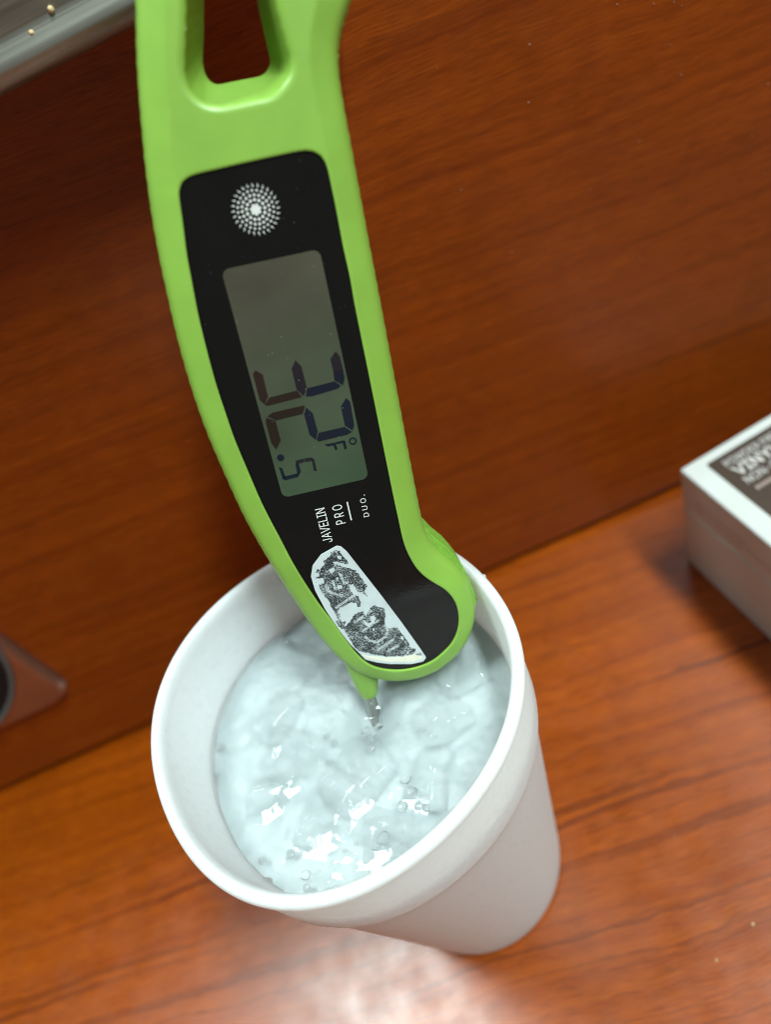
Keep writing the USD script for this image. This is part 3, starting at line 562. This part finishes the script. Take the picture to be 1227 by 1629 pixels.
st = unary_union(strokes)
for k, c in enumerate(INK):
    g = rough_edge(sg.Polygon(c).buffer(0), k).difference(chips).intersection(lab.buffer(-.05))
    flat("ink_patch", [g.difference(st)], "ink", -.00022, sk)
    tr = g.intersection(st)
    if tr.area > .01: flat("letter_trace", [tr], "ink_trace", -.00022, sk)
specks = [sg.Point(2.95, -49.6).buffer(.13), sg.Point(6.9, -53.1).buffer(.12), sg.Point(-6.9, -43.6).buffer(.08)]
flat("ink_patch", [unary_union(specks)], "ink", -.00021, sk)
# thumb grip lobe behind the rim, ridged
gp = sg.Polygon(GRIP).buffer(0).buffer(.4).buffer(-.4)
gl = []
for k in range(7):
    a0 = -.0042 - k * .00115
    gl.append(extrude(mm(gp.buffer(-.05 if k % 2 else -.55)), a0 - .0012, a0))
part("thumb_grip", trimesh.util.concatenate(gl), "green_dull", th, smooth=25)
# probe with its sleeve
nub = np.array(NUB)
px_, py_ = 1.75, -76.0
def along(profile, x, z, n=40):
    m_ = lathe([(r_, yy) for r_, yy in profile], n); m_.apply_transform(trimesh.transformations.rotation_matrix(-math.pi / 2, [1, 0, 0])); m_.apply_translation((x, 0, z)); return m_
sleeve = along([(.0002, -80.9e-3), (1.5e-3, -80.9e-3), (2.0e-3, -80.6e-3), (2.35e-3, -79.8e-3), (3.0e-3, -76.5e-3), (3.7e-3, -72e-3), (4.3e-3, -66e-3), (4.4e-3, -60e-3)], -1.75e-3, -6.5e-3)
arm = part("probe_sleeve", sleeve, "green", th, smooth=40)
pr = along([(.0001, -158e-3), (.5e-3, -157.6e-3), (.9e-3, -156e-3), (1.0e-3, -140e-3), (1.42e-3, -132e-3), (1.42e-3, -79e-3)], 0, 0, 32)
pr.apply_translation((0, .0795, 0)); pr.apply_transform(trimesh.transformations.rotation_matrix(math.radians(3.0), [0, 0, 1])); pr.apply_translation((-1.95e-3, -.0795, -6.5e-3))
part("probe", pr, "probe", th, smooth=40)

# ---------------------------------------------------------------- carton of gloves at the right edge
bx = thing("glove_box", "white and brown cardboard box of vinyl gloves on the tabletop", "box", matrix=Gf.Matrix4d(1.0).SetRotate(Gf.Rotation(Gf.Vec3d(0, 0, 1), 8.5)) * Gf.Matrix4d(1.0).SetTranslate(Gf.Vec3d(.12265, .0739, 0)))
BL, BW, BH = .23, .125, .0552
bm_ = rounded_box((BL, BW, BH), .0009).translate((BL / 2, -BW / 2, BH / 2))
part("carton", bm_, "carton", bx, smooth=30)
flap = rounded_box((BL - .001, .0006, .0275), .00025)
part("end_flap", rounded_box((.0005, BW - .003, .0345), .0002).translate((-.00015, -BW / 2, .0178)), "carton", bx, smooth=30)
pan = sg.box(.0076, -BW + .009, BL - .009, -.0042).buffer(-.0012).buffer(.0012)
pn = part("printed_panel", extrude(pan, BH - .0002, BH + .00006), "carton_brown", bx, smooth=False)
def boxtext(name, text, x, y, h, mat="carton_white", sx=1.0, bold=False):
    tm = meshkit.text_mesh(text, h, .00004, bold); tm.apply_scale((sx, 1, 1)); tm.apply_translation((x, y, BH + .00006)); return part(name, tm, mat, pn, smooth=False)
boxtext("lettering", "POWDER FREE", .0119, -.0098, .0030, sx=.80)
boxtext("lettering", "VINYL", .0121, -.0152, .0044, sx=.95, bold=True)
boxtext("lettering", "NON-STERILE", .0119, -.0198, .0032, sx=.82)
for k in range(14):
    part("fine_print", extrude(sg.box(.0126 + k * .0016, -.0236, .0126 + k * .0016 + .0010, -.0220), BH + .00006, BH + .0001), "carton_faint", pn, smooth=False)
part("printed_badge", extrude(sg.box(.0148, -.0345, .045, -.0275).buffer(-.002).buffer(.002), BH + .00006, BH + .0001), "carton_white", pn, smooth=False)
# faint small print on the end of the box
def endbar(y0, y1, z0, z1, mat="carton_faint"):
    b = trimesh.creation.box((.0001, abs(y1 - y0), z1 - z0)); b.apply_translation((-.0000, (y0 + y1) / 2, (z0 + z1) / 2)); return b
r2 = np.random.default_rng(3)
fp = []
for line, (z0, n0) in enumerate(((.0445, 15), (.0418, 22), (.0391, 12))):
    y = -.0085
    for k in range(n0):
        w = r2.uniform(.0006, .0016); fp.append(endbar(y, y - w, z0, z0 + .0011)); y -= w + .0006
part("fine_print", trimesh.util.concatenate(fp), "carton_faint", bx, smooth=False, kind="stuff")

# ---------------------------------------------------------------- specks
def at(px, py, plane, value):
    """the point of a plane that a spot of the photograph shows (1227 px wide)"""
    d = FWD + RIGHT * (px - 613.5) / 1178 + UP * (814.5 - py) / 1178
    return EYE + d * (value - EYE[plane]) / d[plane]
def speck(name, p, r, mat, label, cat, seed):
    b = trimesh.creation.icosphere(2, r); v = b.vertices; v *= (1 + .5 * (meshkit.fbm(v / r * 1.3 + seed * 7, 2, seed) - .5))[:, None]
    b = trimesh.Trimesh(v + p, b.faces); return part(name, b, mat, None, smooth=60, label=label, cat=cat)
yf = WALL_Y - .027
speck("crumb", at(81, 15, 1, yf) - [0, .0003, 0], .00062, "crumb", "larger upper yellow crumb stuck on the brushed steel strip", "crumb", 1)
speck("crumb", at(51, 52, 1, yf) - [0, .0005, 0], .0005, "crumb", "smaller lower tan crumb stuck on the brushed steel strip", "crumb", 2)
speck("crumb", at(1198, 1470, 2, 0) + [0, 0, .0004], .00045, "crumb", "pale crumb on the tabletop nearest the lower right corner", "crumb", 3)
speck("crumb", at(1140, 1527, 2, 0) + [0, 0, .0003], .00036, "crumb", "tiny crumb on the tabletop just left of the pale crumb", "crumb", 4)
speck("foam_flake", at(770, 917, 2, H), .0005, "foam", "tiny white foam flake on the outside of the cup rim behind the thermometer tip", "foam flake", 5)
r3 = np.random.default_rng(21)
fl = []
for k in range(34):
    if k < 22: p_ = at(r3.uniform(560, 1227), r3.uniform(0, 640), 1, WALL_Y)
    else: p_ = at(r3.uniform(880, 1227), r3.uniform(1150, 1629), 2, 0)
    b = trimesh.creation.icosphere(1, r3.uniform(.00010, .00026)); b.vertices *= r3.uniform(.5, 1.4, 3); b.apply_translation(p_); fl.append(b)
part("dust", trimesh.util.concatenate(fl), "dust", None, smooth=False, label="tiny pale dust flecks scattered over the wood surfaces", cat="dust", kind="stuff")
